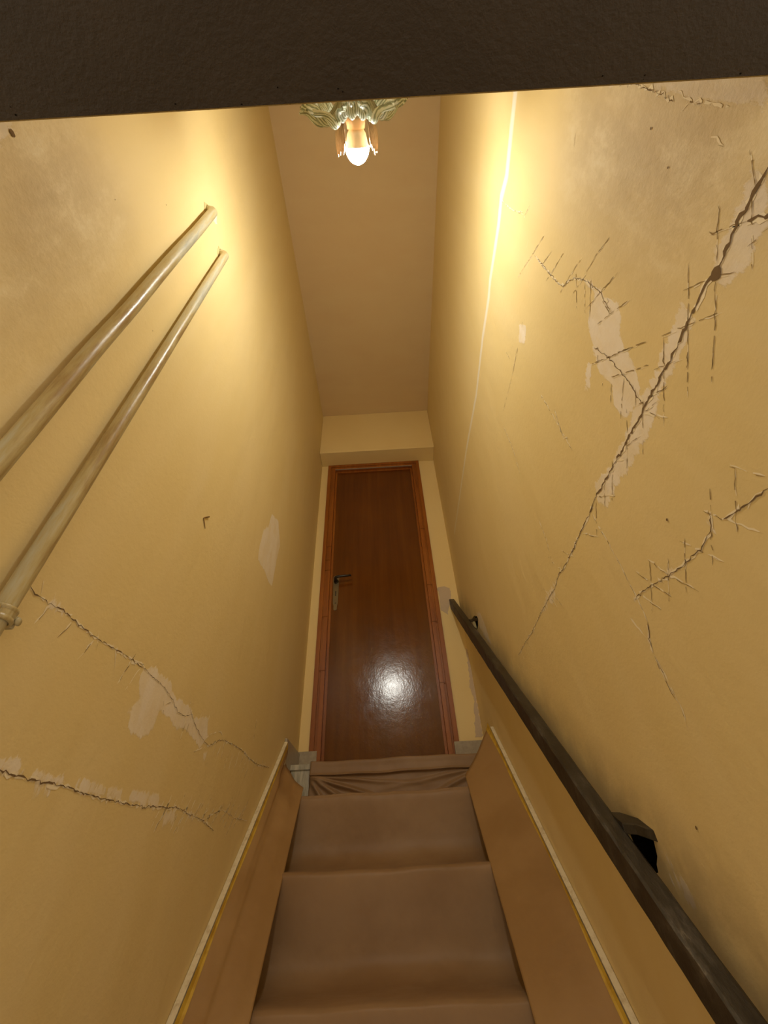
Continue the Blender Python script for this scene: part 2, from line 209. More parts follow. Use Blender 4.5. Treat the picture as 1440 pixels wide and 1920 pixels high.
SCRUB={'L':[([(0.035,0.781),(0.049,0.972),(0.183,0.995),(0.226,0.865),(0.251,0.643),(0.231,0.535)],1)],'R':[([(0.063,1.144),(0.027,0.608),(0.107,0.529),(0.148,0.569),(0.216,0.645),(0.221,0.825),(0.191,1.034)],1)]}
SEAM=[(0.088,1.582),(0.185,1.567),(0.277,1.549),(0.334,1.577),(0.401,1.565),(0.493,1.57),(0.569,1.576),(0.628,1.562),(0.773,1.57),(1.011,1.546),(1.333,1.585),(1.678,1.594),(2.012,1.601)]
# ================================================================ THE SETTING
def poly_mask(P,poly,soft):
    """soft inside mask of a polygon for points P (n,2)"""
    poly=np.array(poly,float); a=poly; b=np.roll(poly,-1,0)
    d=np.full(len(P),1e9); ins=np.zeros(len(P),bool)
    for (ax,ay),(bx,by) in zip(a,b):
        e=np.array([bx-ax,by-ay]); L=max(e@e,1e-12); tt=np.clip(((P[:,0]-ax)*e[0]+(P[:,1]-ay)*e[1])/L,0,1)
        d=np.minimum(d,np.hypot(P[:,0]-ax-tt*e[0],P[:,1]-ay-tt*e[1]))
        c=((ay>P[:,1])!=(by>P[:,1])); 
        if abs(by-ay)>1e-9: ins^=c&(P[:,0]<(bx-ax)*(P[:,1]-ay)/(by-ay)+ax)
    sd=np.where(ins,d,-d); return np.clip(sd/soft+.5,0,1)
def line_dist(P,pts):
    d=np.full(len(P),1e9)
    for (ax,ay),(bx,by) in zip(pts[:-1],pts[1:]):
        e=np.array([bx-ax,by-ay]); L=max(e@e,1e-12); tt=np.clip(((P[:,0]-ax)*e[0]+(P[:,1]-ay)*e[1])/L,0,1)
        d=np.minimum(d,np.hypot(P[:,0]-ax-tt*e[0],P[:,1]-ay-tt*e[1]))
    return d
def resample(pts,step,jit):
    out=[]
    for (a,b) in zip(pts[:-1],pts[1:]):
        L=math.hypot(b[0]-a[0],b[1]-a[1]); n=max(1,int(L/step))
        for i in range(n):
            t_=i/n; out.append((a[0]+(b[0]-a[0])*t_+random.gauss(0,jit),a[1]+(b[1]-a[1])*t_+random.gauss(0,jit)))
    out.append(pts[-1]); return out
def ribbon(mb,X,sx,pts,w0,w1,off,mi,step=.008,jit=.0008,wj=.45,ends=True,breaks=0):
    """thin raised/dark strip following a polyline on the plane x=X, lying off metres in front"""
    P=resample(pts,step,jit); n=len(P)
    if n<2: return
    V=[];F=[]
    for i,(y,z) in enumerate(P):
        y0,z0=P[max(i-1,0)]; y1,z1=P[min(i+1,n-1)]; L=math.hypot(y1-y0,z1-z0) or 1; ny,nz=-(z1-z0)/L,(y1-y0)/L
        w=(w0+(w1-w0)*i/(n-1))*.5*(1+random.uniform(-wj,wj))
        if ends and (i==0 or i==n-1): w*=.25
        V+= [(X+sx*off,y+ny*w,z+nz*w),(X+sx*off,y-ny*w,z-nz*w)]
    for i in range(n-1):
        if breaks and random.random()<breaks: continue
        F.append((2*i,2*i+1,2*i+3,2*i+2))
    mb.add(V,F,mi)
def side_wall(name,X,sx,key,holes):
    """plastered wall on the plane x=X, facing sx, with its marks as attributes and its cracks as thin relief"""
    y0,y1,z0,z1=YF,YD,-1.54,ZC; G=.009
    ys=np.linspace(y0,y1,int((y1-y0)/G)+1); zs=np.linspace(z0,z1,int((z1-z0)/G)+1)
    YY,ZZ=np.meshgrid(ys,zs,indexing='ij'); nz=len(zs)
    verts=[(X,float(a),float(b)) for a,b in zip(YY.ravel(),ZZ.ravel())]; faces=[];mi=[]
    skip=set(); extra=[]
    for hp in holes:
        hy=[p[0] for p in hp]; hz=[p[1] for p in hp]
        i0=int(np.searchsorted(ys,min(hy)))-2; i1=int(np.searchsorted(ys,max(hy)))+1; j0=int(np.searchsorted(zs,min(hz)))-2; j1=int(np.searchsorted(zs,max(hz)))+1
        for i in range(i0,i1):
            for j in range(j0,j1): skip.add((i,j))
        ring=[i*nz+j0 for i in range(i0,i1)]+[i1*nz+j for j in range(j0,j1)]+[i*nz+j1 for i in range(i1,i0,-1)]+[i0*nz+j for j in range(j1,j0,-1)]
        extra.append((ring,hp))
    for i in range(len(ys)-1):
        for j in range(nz-1):
            if (i,j) in skip: continue
            a=i*nz+j; q=(a,a+nz,a+nz+1,a+1); faces.append(q if sx<0 else q[::-1]); mi.append(0)
    faces=[f[::-1] for f in faces]
    mb=MB(); mb.v=verts; mb.f=faces; mb.m=mi
    for ring,hp in extra:
        base=len(mb.v); P2=[Vector((mb.v[k][1],mb.v[k][2])) for k in ring]+[Vector(p) for p in hp]
        nr=len(ring); nh=len(hp)
        ed=[(k,(k+1)%nr) for k in range(nr)]+[(nr+k,nr+(k+1)%nh) for k in range(nh)]
        ov,_,of,_,_,_=geometry.delaunay_2d_cdt(P2,ed,[],0,1e-6)
        poly=np.array(hp)
        mb.v+=[(X,v[0],v[1]) for v in ov]
        for f in of:
            c=np.mean([[ov[k][0],ov[k][1]] for k in f],0)[None]
            ry=[p[0] for p in P2[:nr]]; rz=[p[1] for p in P2[:nr]]
            if poly_mask(c,hp,1e-6)[0]>.5: continue
            mb.f.append(tuple(base+k for k in f)); mb.m.append(0)
        # cavity behind the hole
        b2=len(mb.v); dp=.13
        mb.v+=[(X,a,b) for a,b in hp]+[(X-sx*.012,a,b) for a,b in hp]+[(X-sx*dp,a,b) for a,b in hp]
        for k in range(nh):
            k2=(k+1)%nh
            mb.f.append((b2+k,b2+k2,b2+nh+k2,b2+nh+k)); mb.m.append(4)
            mb.f.append((b2+nh+k,b2+nh+k2,b2+2*nh+k2,b2+2*nh+k)); mb.m.append(3)
        mb.f.append(tuple(b2+2*nh+k for k in range(nh))); mb.m.append(3)
    # outer shell of the wall so that it has thickness
    th=.16; xo=X-sx*th
    b3=len(mb.v); mb.v+=[(X,y0,z0),(X,y1,z0),(X,y1,z1),(X,y0,z1),(xo,y0,z0),(xo,y1,z0),(xo,y1,z1),(xo,y0,z1)]
    for q in((4,5,6,7),(0,1,5,4),(1,2,6,5),(2,3,7,6),(3,0,4,7)): mb.f.append(tuple(b3+k for k in q)); mb.m.append(0)
    nbase=len(mb.v)
    for pts,w0,w1 in MAIN[key]:
        kk=.75 if key=='L' else .92; w0*=.00065*kk;w1*=.0008*kk
        ribbon(mb,X,sx,pts,w0*1.8+.001,w1*1.8+.0018,.0005,2,.007,.0018,.8,breaks=.25)
        ribbon(mb,X,sx,pts,w0,w1,.0010,1,.005,.0013,.75)
    for pts in DARK[key]:
        ribbon(mb,X,sx,pts,.0012,.0009,.0008,5,.006,.0007,.7,breaks=.25)
        ribbon(mb,X,sx,[(a+.0012,b-.0012) for a,b in pts],.0012,.0010,.0005,2,.009,.0006,.6,breaks=.45)
    for pts in LIGHT[key]:
        ribbon(mb,X,sx,pts,.0024,.0017,.0006,2,.007,.0009,.8,breaks=.15)
        if random.random()<.7: ribbon(mb,X,sx,[(a+.001,b-.0008) for a,b in pts],.0011,.0007,.0009,5,.008,.0008,.7,breaks=.55)
    for (y,z,r) in DOTS[key]:
        k=9; b4=len(mb.v); mb.v+=[(X+sx*.0012,y+math.cos(a)*r*random.uniform(.8,1.15),z+math.sin(a)*r*random.uniform(.8,1.15)) for a in [2*math.pi*i/k for i in range(k)]]
        mb.f.append(tuple(b4+i for i in range(k))); mb.m.append(1)
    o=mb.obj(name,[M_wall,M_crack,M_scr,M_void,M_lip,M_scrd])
    P=np.array([(v[1],v[2]) for v in mb.v]); n=len(P)
    pa=np.zeros(n); sm=np.zeros(n); sb=np.zeros(n); gr=np.zeros(n)
    for poly,val in PATCH[key]: pa=np.maximum(pa,poly_mask(P,poly,.022)*val)
    for pts,w0,w1 in MAIN[key]: pa=np.maximum(pa,np.clip(1-line_dist(P,pts)/.016,0,1)*.42)
    for poly,val in SCRUB[key]: sb=np.maximum(sb,poly_mask(P,poly,.22)*val)
    if key=='R':
        d=line_dist(P,SEAM); wd=np.interp(P[:,0],[.05,.5,1.0,1.9],[.021,.016,.013,.011]); st=np.interp(P[:,0],[.05,.5,.9,1.4,1.9],[1,1,.95,.75,.65])
        sm=np.clip(1.5-d/wd,0,1)*st
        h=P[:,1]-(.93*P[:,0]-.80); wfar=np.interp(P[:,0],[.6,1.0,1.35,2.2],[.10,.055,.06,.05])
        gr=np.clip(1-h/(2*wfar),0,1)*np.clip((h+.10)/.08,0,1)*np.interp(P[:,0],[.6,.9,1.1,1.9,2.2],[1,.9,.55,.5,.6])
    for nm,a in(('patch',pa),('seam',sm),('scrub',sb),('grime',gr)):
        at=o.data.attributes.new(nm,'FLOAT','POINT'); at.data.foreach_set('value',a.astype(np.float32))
    return o
DOTS={'L':[(.063,.799,.0045),(.181,1.01,.0012),(.35,1.42,.0012),(.24,1.25,.0015),(.40,.93,.0012)],'R':[(.486,.389,.0022),(.76,.048,.0024),(.201,.535,.0085),(.9,.62,.0012),(.13,.72,.0015),(.098,.80,.0018)]}
HOLE1=[(1.02,.085),(.985,.090),(.955,.080),(.940,.070),(.924,.062),(.918,.052),(.905,.045),(.909,.034),(.913,.024),(.926,.014),(.931,.004),(.96,.0),(1.01,.02)]
HOLE2=[(1.99,1.02),(1.93,1.004),(1.885,.978),(1.868,.965),(1.868,.945),(1.885,.930),(1.92,.925),(1.98,.955)]
wl=struct(side_wall('wall_left',XL,1,'L',[]),'cracked cream yellow plaster wall left of the stairs, behind the two pipes','wall')
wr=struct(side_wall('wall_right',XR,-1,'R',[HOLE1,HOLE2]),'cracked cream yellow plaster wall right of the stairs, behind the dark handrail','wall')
# far wall with the door opening
DX0,DX1,DZ0,DZ1=-.4325,.2937,ZFL,2.569        # outside of the door frame
mb=MB()
mb.box(XL-.16,DX0+.012,YD,YD+.14,ZLOW,ZB+.5).box(DX1-.012,XR+.16,YD,YD+.14,ZLOW,ZB+.5).box(DX0+.012,DX1-.012,YD,YD+.14,DZ1-.012,ZB+.5).box(DX0+.012,DX1-.012,YD,YD+.14,ZLOW,ZFL-.004)
# filler patch by the rail end and stripped plaster strip in the corner, 1 mm thick
def slab(poly,y,th,mi):
    n=len(poly); mb.add([(a,y,b) for a,b in poly]+[(a,y-th,b) for a,b in poly],[tuple(range(n,2*n))]+[(k,(k+1)%n,n+(k+1)%n,n+k) for k in range(n)],mi)
def ragged(poly,st=.012,j=.0025): return resample(poly+[poly[0]],st,j)[:-1]
slab(ragged([(.300,1.385),(.345,1.392),(.372,1.378),(.372,1.30),(.352,1.25),(.335,1.20),(.3,1.23)]),YD,.0012,1)
slab(ragged([(.405,.99),(.4145,.98),(.4145,.54),(.378,.533),(.385,.60),(.40,.70),(.392,.78),(.402,.88)]),YD,.0015,1)
wb=struct(mb.obj('wall_back',[M_wall2,M_plast]),'pale cream end wall around the brown door at the top of the stairs','wall')
bh=struct(MB().box(XL,XR,YB,YD,ZB,ZC).obj('trim_1',M_wall2,bevel=.004),'cream boxed-in beam spanning the stairwell above the brown door','beam')
struct(MB().box(XL-.16,XR+.16,YF-.16,YD+.14,ZC,ZC+.1).obj('ceiling',M_ceil),'flat cream ceiling over the stairwell','ceiling')
struct(MB().box(-1.1,1.1,-.14,YF,ZLIN+.022,ZC).obj('wall_front',M_wall),'cream wall above the dark door head, carrying the lit lamp','wall')
# dark head board over the opening the viewer stands in
mb=MB().box(-1.1,1.1,-.62,YF+.001,ZLIN,ZLIN+.022)
mb.box(-1.1,1.1,YF+.0012,YF+.0022,ZLIN+.0025,ZLIN+.020,mi=1)
for i in range(13):
    x=random.uniform(-.4,.42); y=YF-abs(random.gauss(0,.006)) if i<18 else random.uniform(-.02,.03); r=random.uniform(.0003,.0008)
    k=7; mb.add([(x+math.cos(2*math.pi*j/k)*r*1.4,min(y+math.sin(2*math.pi*j/k)*r,YF),ZLIN-.0004) for j in range(k)],[tuple(range(k))],2)
struct(mb.obj('trim_2',[M_head,M_lip,M_void]),'dark brown painted head board overhead across the top of the view','trim')
struct(MB().box(-1.1,1.1,-.9,.16,ZLOW-.1,ZLOW).obj('floor',M_floor),'lower floor at the foot of the stairs','floor')
# staircase (under the paper; a pale marble riser shows at the top left)
NOS=[(2.085,.425),(1.865,.262),(1.605,.041),(1.36,-.185),(1.11,-.405),(.86,-.63),(.61,-.86),(.36,-1.09),(.12,-1.31)]
pts=[(YD,ZFL-.005)]
mb=MB()
zz=[z for _,z in NOS]+[ZLOW]
for i,(y,z) in enumerate(NOS):
    yb=NOS[i-1][0]+.0 if i else YD-.001
    mb.box(XL+.0015,XR-.0015,y+.02,YD-.001 if i==0 else NOS[i-1][0]+.03,zz[i+1]-.05 if i<len(NOS)-1 else ZLOW+.001,z-.02,mi=0)   # body
    mb.box(XL+.0015,XR-.0015,y,(YD-.001 if i==0 else NOS[i-1][0]+.02),z-.02,z,mi=1)                          # tread slab
    mb.box(XL+.014,XR-.014,y+.008,y+.02,zz[i+1],z-.02,mi=1)                                                        # riser slab
struct(mb.obj('staircase',[M_conc,M_marble]),'steep staircase under brown paper with a bare pale marble riser end','stairs')
# sloping skirtings and level tile skirtings
def sloping(name,X,sx,yend,label):
    mb=MB(); a=(.08,strl(.08)); b=(yend,strl(yend)); th=.012
    prof=[(a[0],a[1]),(b[0],b[1]),(b[0],b[1]-.20),(a[0],a[1]-.24)]
    x0,x1=X+sx*.0008,X+sx*(th+.003)
    V=[(x0,y,z) for y,z in prof]+[(x1,y,z) for y,z in prof]
    mb.add(V,[(0,1,2,3),(4,7,6,5),(1,0,4,5),(2,1,5,6),(3,2,6,7),(0,3,7,4)])
    return struct(mb.obj(name,M_skirt,bevel=.0015),label,'skirting')
sloping('baseboard_left',XL,1,1.972,'cream edged skirting climbing the left wall above the brown paper')
sloping('baseboard_right',XR,-1,1.992,'cream edged skirting climbing the right wall above the brown paper')
mb=MB().box(XL+.001,XL+.011,1.974,YD-.012,ZFL-.10,.505).box(XL+.001,-.392,YD-.018,YD,ZFL-.01,.513).box(.268,XR-.001,YD-.018,YD,ZFL-.01,.520)
struct(mb.obj('baseboard_back',M_tile,bevel=.0015),'grey beige tile skirting on the landing either side of the door','skirting')
# ---------------------------------------------------------------- door
door=thing('door_1','tall glossy dark brown wooden door with red brown frame at the top of the stairs','door',(-.07,YD,ZFL)); door['kind']='structure'
B=(-.07,YD,ZFL)
IX0,IX1,IZ1=-.3695,.2445,2.494
mb=MB()
def jamb(x0,x1,z0,z1,horizontal=False):
    pass
FB=ZFL+.001
# outer architrave strip + inner stepped bead; left/right/top members
def ring_member(d0,d1,y0,y1,mi=0):
    "frame band between offsets d0..d1 from the outside edge"
    l0,l1=DX0+d0,DX0+d1; r0,r1=DX1-d1,DX1-d0
    mb.box(l0,l1,y0,y1,FB,DZ1-d0,mi=mi); mb.box(r0,r1,y0,y1,FB,DZ1-d0,mi=mi); mb.box(l1,r0,y0,y1,DZ1-d1,DZ1-d0,mi=mi)
ring_member(0,.024,YD-.012,YD+.10); ring_member(.024,.036,YD-.006,YD+.10); ring_member(.036,.058,YD-.016,YD+.10); ring_member(.058,.072,YD+.012,YD+.10)
for k,(sx,z) in enumerate([(-1,.9),(-1,1.22),(-1,1.55),(-1,1.63),(-1,1.74),(1,1.85),(1,1.40),(1,1.15),(1,.80)]):  # finger joints
    x0=(DX0+.026) if sx<0 else DX1-.058; mb.box(x0,x0+.032,YD-.0166,YD-.015,z,z+.004,mi=1)
mb.obj('door_frame',[M_frame,M_leaf],door,B,bevel=.004)
LX0,LX1,LZ1=DX0+.060,DX1-.060,DZ1-.066; LY=YD+.014
leaf=MB().box(LX0,LX1,LY,LY+.04,FB+.006,LZ1).obj('door_leaf',M_leaf,door,B,bevel=.003)
mb=MB().box(LX0-.002,LX1+.002,YD-.0185,YD-.010,DZ1-.062,DZ1-.057)  # pale strip paints the light caught along the frame head's lower edge
mb.obj('top_lit_edge',mat('painted_edge_light',(.36,.27,.2),.4),door,B)
# lock plate with lever
def plate(x0,x1,z0,z1,y,th):
    n=8; V=[];cx=(x0+x1)/2; hw=(x1-x0)/2
    out=[(cx+hw*math.cos(a),z1-hw*.6+hw*.6*math.sin(a)) for a in np.linspace(0,math.pi,n)]+[(cx-hw*.8,z0+.05),(cx-hw*.55,z0+.03)]+[(cx+hw*.55*math.cos(a),z0+.012+.012*math.sin(a)) for a in np.linspace(math.pi,2*math.pi,n)]+[(cx+hw*.55,z0+.03),(cx+hw*.8,z0+.05)]
    k=len(out); return [(a,y,b) for a,b in out]+[(a,y-th,b) for a,b in out],[tuple(range(k,2*k))]+[(i,(i+1)%k,k+(i+1)%k,k+i) for i in range(k)]
px=-.336; mb=MB(); mb.add(*plate(px-.019,px+.019,1.275,1.525,LY,.003))
mb.box(px-.003,px+.003,LY-.0036,LY-.0028,1.375,1.40,mi=1); mb.tube([(px,LY-.0036,1.325),(px,LY-.0028,1.325)],.004,10,1); mb.tube([(px,LY-.0036,1.405),(px,LY-.0028,1.405)],.005,10,1)
pl=mb.obj('lock_plate',[M_brass,M_black],door,B)
mb=MB().tube([(px,LY-.003,1.478),(px,LY-.012,1.478)],.014,20).tube([(px,LY-.01,1.478),(px,LY-.045,1.478),(px+.006,LY-.055,1.479),(px+.02,LY-.058,1.481),(px+.06,LY-.056,1.485),(px+.100,LY-.052,1.489)],[.009,.009,.0095,.0085,.0075,.0065],14)
lv=mb.obj('lever_handle',M_black,door,B,smooth=True); lv['label']='black lever handle'
# ================================================================ THINGS
# ---- kraft paper runner over the steps
def runner():
    prof=[(YD-.022,.433),(2.15,.434),(2.100,.434),(2.083,.431),(2.0785,.422),(2.0775,.405),(2.073,.385),(2.068,.377)]
    low=[(2.0795,.373),(2.082,.366),(2.081,.350),(2.078,.325),(2.073,.300),(2.06,.283),(2.03,.275),(1.96,.273),(1.868,.275),(1.852,.268),(1.846,.25),(1.845,.21),(1.843,.16),(1.836,.115),(1.815,.083),(1.775,.064),(1.72,.054),(1.66,.051),
     (1.61,.051),(1.592,.046),(1.584,.032),(1.583,-.01),(1.585,-.06),(1.583,-.105),(1.570,-.14),(1.54,-.163),(1.50,-.172),(1.44,-.175),(1.372,-.175),(1.350,-.18),(1.342,-.195),(1.338,-.25),(1.332,-.32),(1.31,-.37),(1.27,-.39),(1.2,-.395),(1.115,-.395),(1.097,-.402),(1.09,-.42),(1.088,-.5),(1.08,-.56),(1.05,-.6),(1.0,-.617),(.92,-.62),(.865,-.62),(.845,-.627),(.84,-.645),(.838,-.72),(.83,-.80),(.80,-.84),(.74,-.85),(.615,-.85),(.592,-.86),(.588,-.95),(.58,-1.03),(.55,-1.07),(.5,-1.08),(.365,-1.08)]
    pr=prof+low; pr=[p for i,p in enumerate(pr)]
    # subdivide with catmull
    P=[]
    for i in range(len(pr)-1):
        p0=pr[max(i-1,0)];p1=pr[i];p2=pr[i+1];p3=pr[min(i+2,len(pr)-1)]
        for k in range(6):
            t_=k/6; P.append(tuple(.5*((2*p1[j])+(-p0[j]+p2[j])*t_+(2*p0[j]-5*p1[j]+4*p2[j]-p3[j])*t_*t_+(-p0[j]+3*p1[j]-3*p2[j]+p3[j])*t_**3) for j in(0,1)))
    P.append(pr[-1]); nx=110; V=[];F=[]
    for i,(y,z) in enumerate(P):
        xa,xb=(-.386,.352) if y>2.02 else (-.40,.30)
        if 1.87<y<=2.02: f=(y-1.87)/.15; xa=-.40+f*.014; xb=.30+f*.05
        for k in range(nx+1):
            u=k/nx; x=xa+(xb-xa)*u
            wv=.0015*math.sin(9*u+z*20)+.001*math.sin(23*u+y*31)
            # folds radiating from the left corner on the first step's paper
            dy=wv*.6
            if .272<z<.372 and y>2.0:          # creases fanning out from both upper corners of the top riser
                for q,fan in ((u,((.10,.012,.011),(.30,.022,.013),(.55,.020,.013),(.95,.018,.012))),(1-u,((.14,.010,.013),(.40,.013,.014)))):
                    rr=math.hypot(.376-z,q*.70+.006); ta=math.atan2(.376-z,q*.70+.006)
                    for tr,am,ww in fan: dy+=am*max(0,1-abs(ta-tr)*rr/ww)*min(1,rr/.05)*math.exp(-(rr/.32)**2)
                dy+=.004*math.sin(13*u+1)*math.sin(math.pi*(.372-z)/.1)
            V.append((x,y-dy,z+wv))
    for i in range(len(P)-1):
        for k in range(nx): a=i*(nx+1)+k; F.append((a,a+1,a+nx+2,a+nx+1))
    o=mesh_obj('paper_runner',V,F,M_kraft,base=(-.05,1.2,-.4),smooth=True,solid=.0009)
    return tag(o,'brown kraft paper runner laid over the steps up to the door','paper')
runner()
# ---- side sheets of kraft paper taped under the skirting and hanging onto the steps
def side_sheet(X,sx,yend,xbot,name,label,folds):
    th=X+sx*.0165
    ns,nt=110,40; V=[];F=[]
    def S(s,t_):
        yt=.10+(yend-.10)*s; zt=strl(yt)-.010
        yb=.02+(folds['yb']-.02)*s; zb=folds['zb']+.884*(yb-folds['yb'])
        k=max(0,(s-.93)/.07)
        x=th+(xbot(yb)-th)*(t_**(1.15+folds['ex']*k)); y=yt+(yb-yt)*t_+folds['dy']*k*math.sin(math.pi*t_); z=zt+(zb-zt)*t_
        w_=folds['f'](s,t_)*math.sin(math.pi*t_)
        return (x+sx*w_,y,z-abs(w_)*.1)
    for i in range(ns+1):
        for j in range(nt+1): V.append(S(i/ns,j/nt))
    for i in range(ns):
        for j in range(nt): a=i*(nt+1)+j; F.append((a,a+1,a+nt+2,a+nt+1))
    base=(xbot(1.2),1.2,-.2); root=thing(name,label,'paper',base)
    mesh_obj('sheet',V,F,M_kraft2,root,base,smooth=True,solid=.0008)
    V=[];F=[]; n=160                       # yellow tape along the top edge, width uneven
    for i in range(n+1):
        s=i/n; tw=.045+.02*math.sin(9*s+sx)+.012*math.sin(31*s+1)+.05*math.exp(-((s-folds['tp'])/.07)**2)
        if s>.9: tw+=.05*(s-.9)/.1
        for q in (0,.5,1): p=S(s,max(.0,tw*q)); V.append((p[0]+sx*.0014,p[1],p[2]+(.0085 if q==0 else .0012)))
    for i in range(n):
        for q in(0,1): F.append((3*i+q,3*i+q+1,3*i+q+4,3*i+q+3))
    tp=mesh_obj('masking_tape',V,F,M_tape,root,base,solid=.0004); tp['label']='yellow masking tape strip'
    return root
def fL(s,t): return .0045*math.sin(13*t+5*s+1)*(.5+.5*s)+.003*math.sin(9*s+5*t)+.006*math.exp(-((t-.3)/.09)**2)*math.cos(4*s)+.009*math.exp(-((t-.55)/.14)**2)*math.sin(5*s+1)
def fR(s,t):
    d=math.hypot((s-.50)*2.2,(t-.45)); return .003*math.sin(7*s+5*t)+.006*math.exp(-(d/.10)**2)+.004*math.sin(22*s-8*t)*math.exp(-((s-.45)/.12)**2)
side_sheet(XL,1,1.968,lambda y: -.371+.062*(1.885-y)/1.0,'paper_side_sheet','creased brown kraft paper sheet taped along the left skirting and hanging onto the steps',dict(yb=1.885,zb=.306,dy=.04,ex=1.6,tp=.62,f=fL))
side_sheet(XR,-1,2.02,lambda y: .250-.02*(1.89-y),'paper_side_sheet','smooth brown kraft paper sheet taped along the right skirting beside the handrail',dict(yb=1.90,zb=.320,dy=.0,ex=.0,tp=.60,f=fR))
# ---- handrail
RX0,RX1=.358,.390
def rz(y): return .93*y-.812
hr=thing('handrail','dark worn timber handrail climbing along the right wall to the door','handrail',(.375,.3,rz(.3)))
HB=(.375,.3,rz(.3))
mb=MB(); ya,yb=.12,YD-.001; NS=90; V=[];F=[]
for i in range(NS+1):
    y=ya+(yb-ya)*i/NS; j=lambda: random.uniform(-.0006,.0006); z=rz(y); c=.004; h=.066
    for (x,dz) in ((RX0+c,0),(RX1-c,0),(RX1,-c),(RX1,-h+c),(RX1-c,-h),(RX0+c,-h),(RX0,-h+c),(RX0,-c)): V.append((x+j(),y,z+dz+j()))
for i in range(NS):
    for k in range(8): F.append((i*8+k,i*8+(k+1)%8,(i+1)*8+(k+1)%8,(i+1)*8+k))
F.append(tuple(range(8))); F.append(tuple(NS*8+k for k in range(7,-1,-1)))
mb.add(V,F); mb.obj('rail',M_rail,hr,HB)
for (yc,) in ((.962,),(1.93,)):
    mb=MB(); V=[];F=[]
    for x,dy,dz in ((RX1-.004,0,-.001),(RX1+.010,-.016,-.004),(XR+.002,-.050,-.018),(XR+.06,-.100,-.040)):
        y0,y1=yc-.024+dy,yc+.020+dy; z=rz(yc)+dz
        V+=[(x,y0,z-.010),(x,y1,z+.012),(x,y1,z-.004),(x,y0,z-.026)]
    for i in range(3):
        for k in range(4): F.append((4*i+k,4*i+(k+1)%4,4*i+4+(k+1)%4,4*i+4+k))
    F+=[(0,1,2,3),(15,14,13,12)]
    mb.add(V,F); mb.obj('bracket',M_rail,hr,HB,bevel=.0015)
# ---- pipes
def pipe(name,label,x,y,r,ztop,clamp):
    root=thing(name,label,'pipe',(x,y,ZLOW),'steel pipes on the left wall' if 0 else None); base=(x,y,ZLOW)
    pts=[(x,y,ZLOW+.002)]+[(x+random.uniform(-.0007,.0007),y+random.uniform(-.001,.001),z) for z in np.linspace(-1.3,ztop-.03,18)]
    pts+=[(x-.001,y,ztop-.015),(x-.006,y,ztop-.003),(x-.016,y,ztop+.006),(x-.034,y,ztop+.009)]
    MB().tube(pts,r,24).obj('tube',M_pipe,root,base,smooth=True)
    # torn plaster collar where it enters the wall
    V=[];F=[];n=22
    for k in range(n):
        a=2*math.pi*k/n; q=r*random.uniform(1.35,1.9); V+=[(XL+.0008,y+math.cos(a)*q,ztop+.008+math.sin(a)*q*1.15),(XL+.006*random.uniform(.4,1),y+math.cos(a)*r*1.08,ztop+.008+math.sin(a)*r*1.08)]
    for k in range(n): F.append((2*k,(2*k+2)%(2*n),(2*k+3)%(2*n),2*k+1))
    mesh_obj('plaster_collar',V,F,M_lip,root,base)
    if clamp is not None:
        mb=MB(); z=clamp
        n=24; V=[];F=[]
        for zz_,rr in((z-.009,r+.0005),(z-.009,r+.0035),(z-.006,r+.0045),(z-.003,r+.003),(z+.003,r+.003),(z+.006,r+.0045),(z+.009,r+.0035),(z+.009,r+.0005)):
            for k in range(n): a=2*math.pi*k/n; V.append((x+math.cos(a)*rr,y+math.sin(a)*rr,zz_))
        for i in range(7):
            for k in range(n): F.append((i*n+k,i*n+(k+1)%n,(i+1)*n+(k+1)%n,(i+1)*n+k))
        mb.add(V,F); 
        for s in(1,-1): mb.box(x-.006,x+.004,y+s*(r+.001)-.001,y+s*(r+.010)+.001,z-.008,z+.008)
        mb.tube([(x-.022 if x-.022>XL else XL+.001,y,z),(x-.01,y,z)],.004,10)
        c=mb.obj('clamp',M_pipe,root,base,bevel=.001)
        mb=MB()
        for s in(1,-1):
            mb=MB().tube([(x-.010,y+s*(r+.0065),z),(x+.006,y+s*(r+.0065),z),(x+.009,y+s*(r+.0065),z),(x+.0105,y+s*(r+.0065),z)],[.003,.003,.0055,.004],12)
            mb.obj('clamp_screw',M_pipe,c,base,smooth=True)
    return root
pipe('wall_pipe','thinner cream painted vertical pipe with a clamp, nearer the door',-.462,.434,.0118,1.545,.262)
pipe('wall_pipe','thicker cream painted vertical pipe, the upper left one without a visible clamp',-.461,.318,.0132,1.545,None)
# ---- nail, with its cast shadow modelled as the lower leg
mb=MB().tube([(XL+.0015,.849,.7405),(XL+.002,.838,.748),(XL+.002,.8265,.7565),(XL+.002,.826,.759),(XL+.0022,.836,.770),(XL+.0028,.849,.783)],[.0007,.0012,.0013,.0013,.0014,.0019],8)
tag(mb.obj('nail_and_shadow',mat('rusty_nail_and_shadow',(.24,.13,.04),.6,.4,.4),base=(XL,.85,.75),smooth=True),'small rusty nail and its modelled shadow in the left wall beside the oval filler patch','nail')
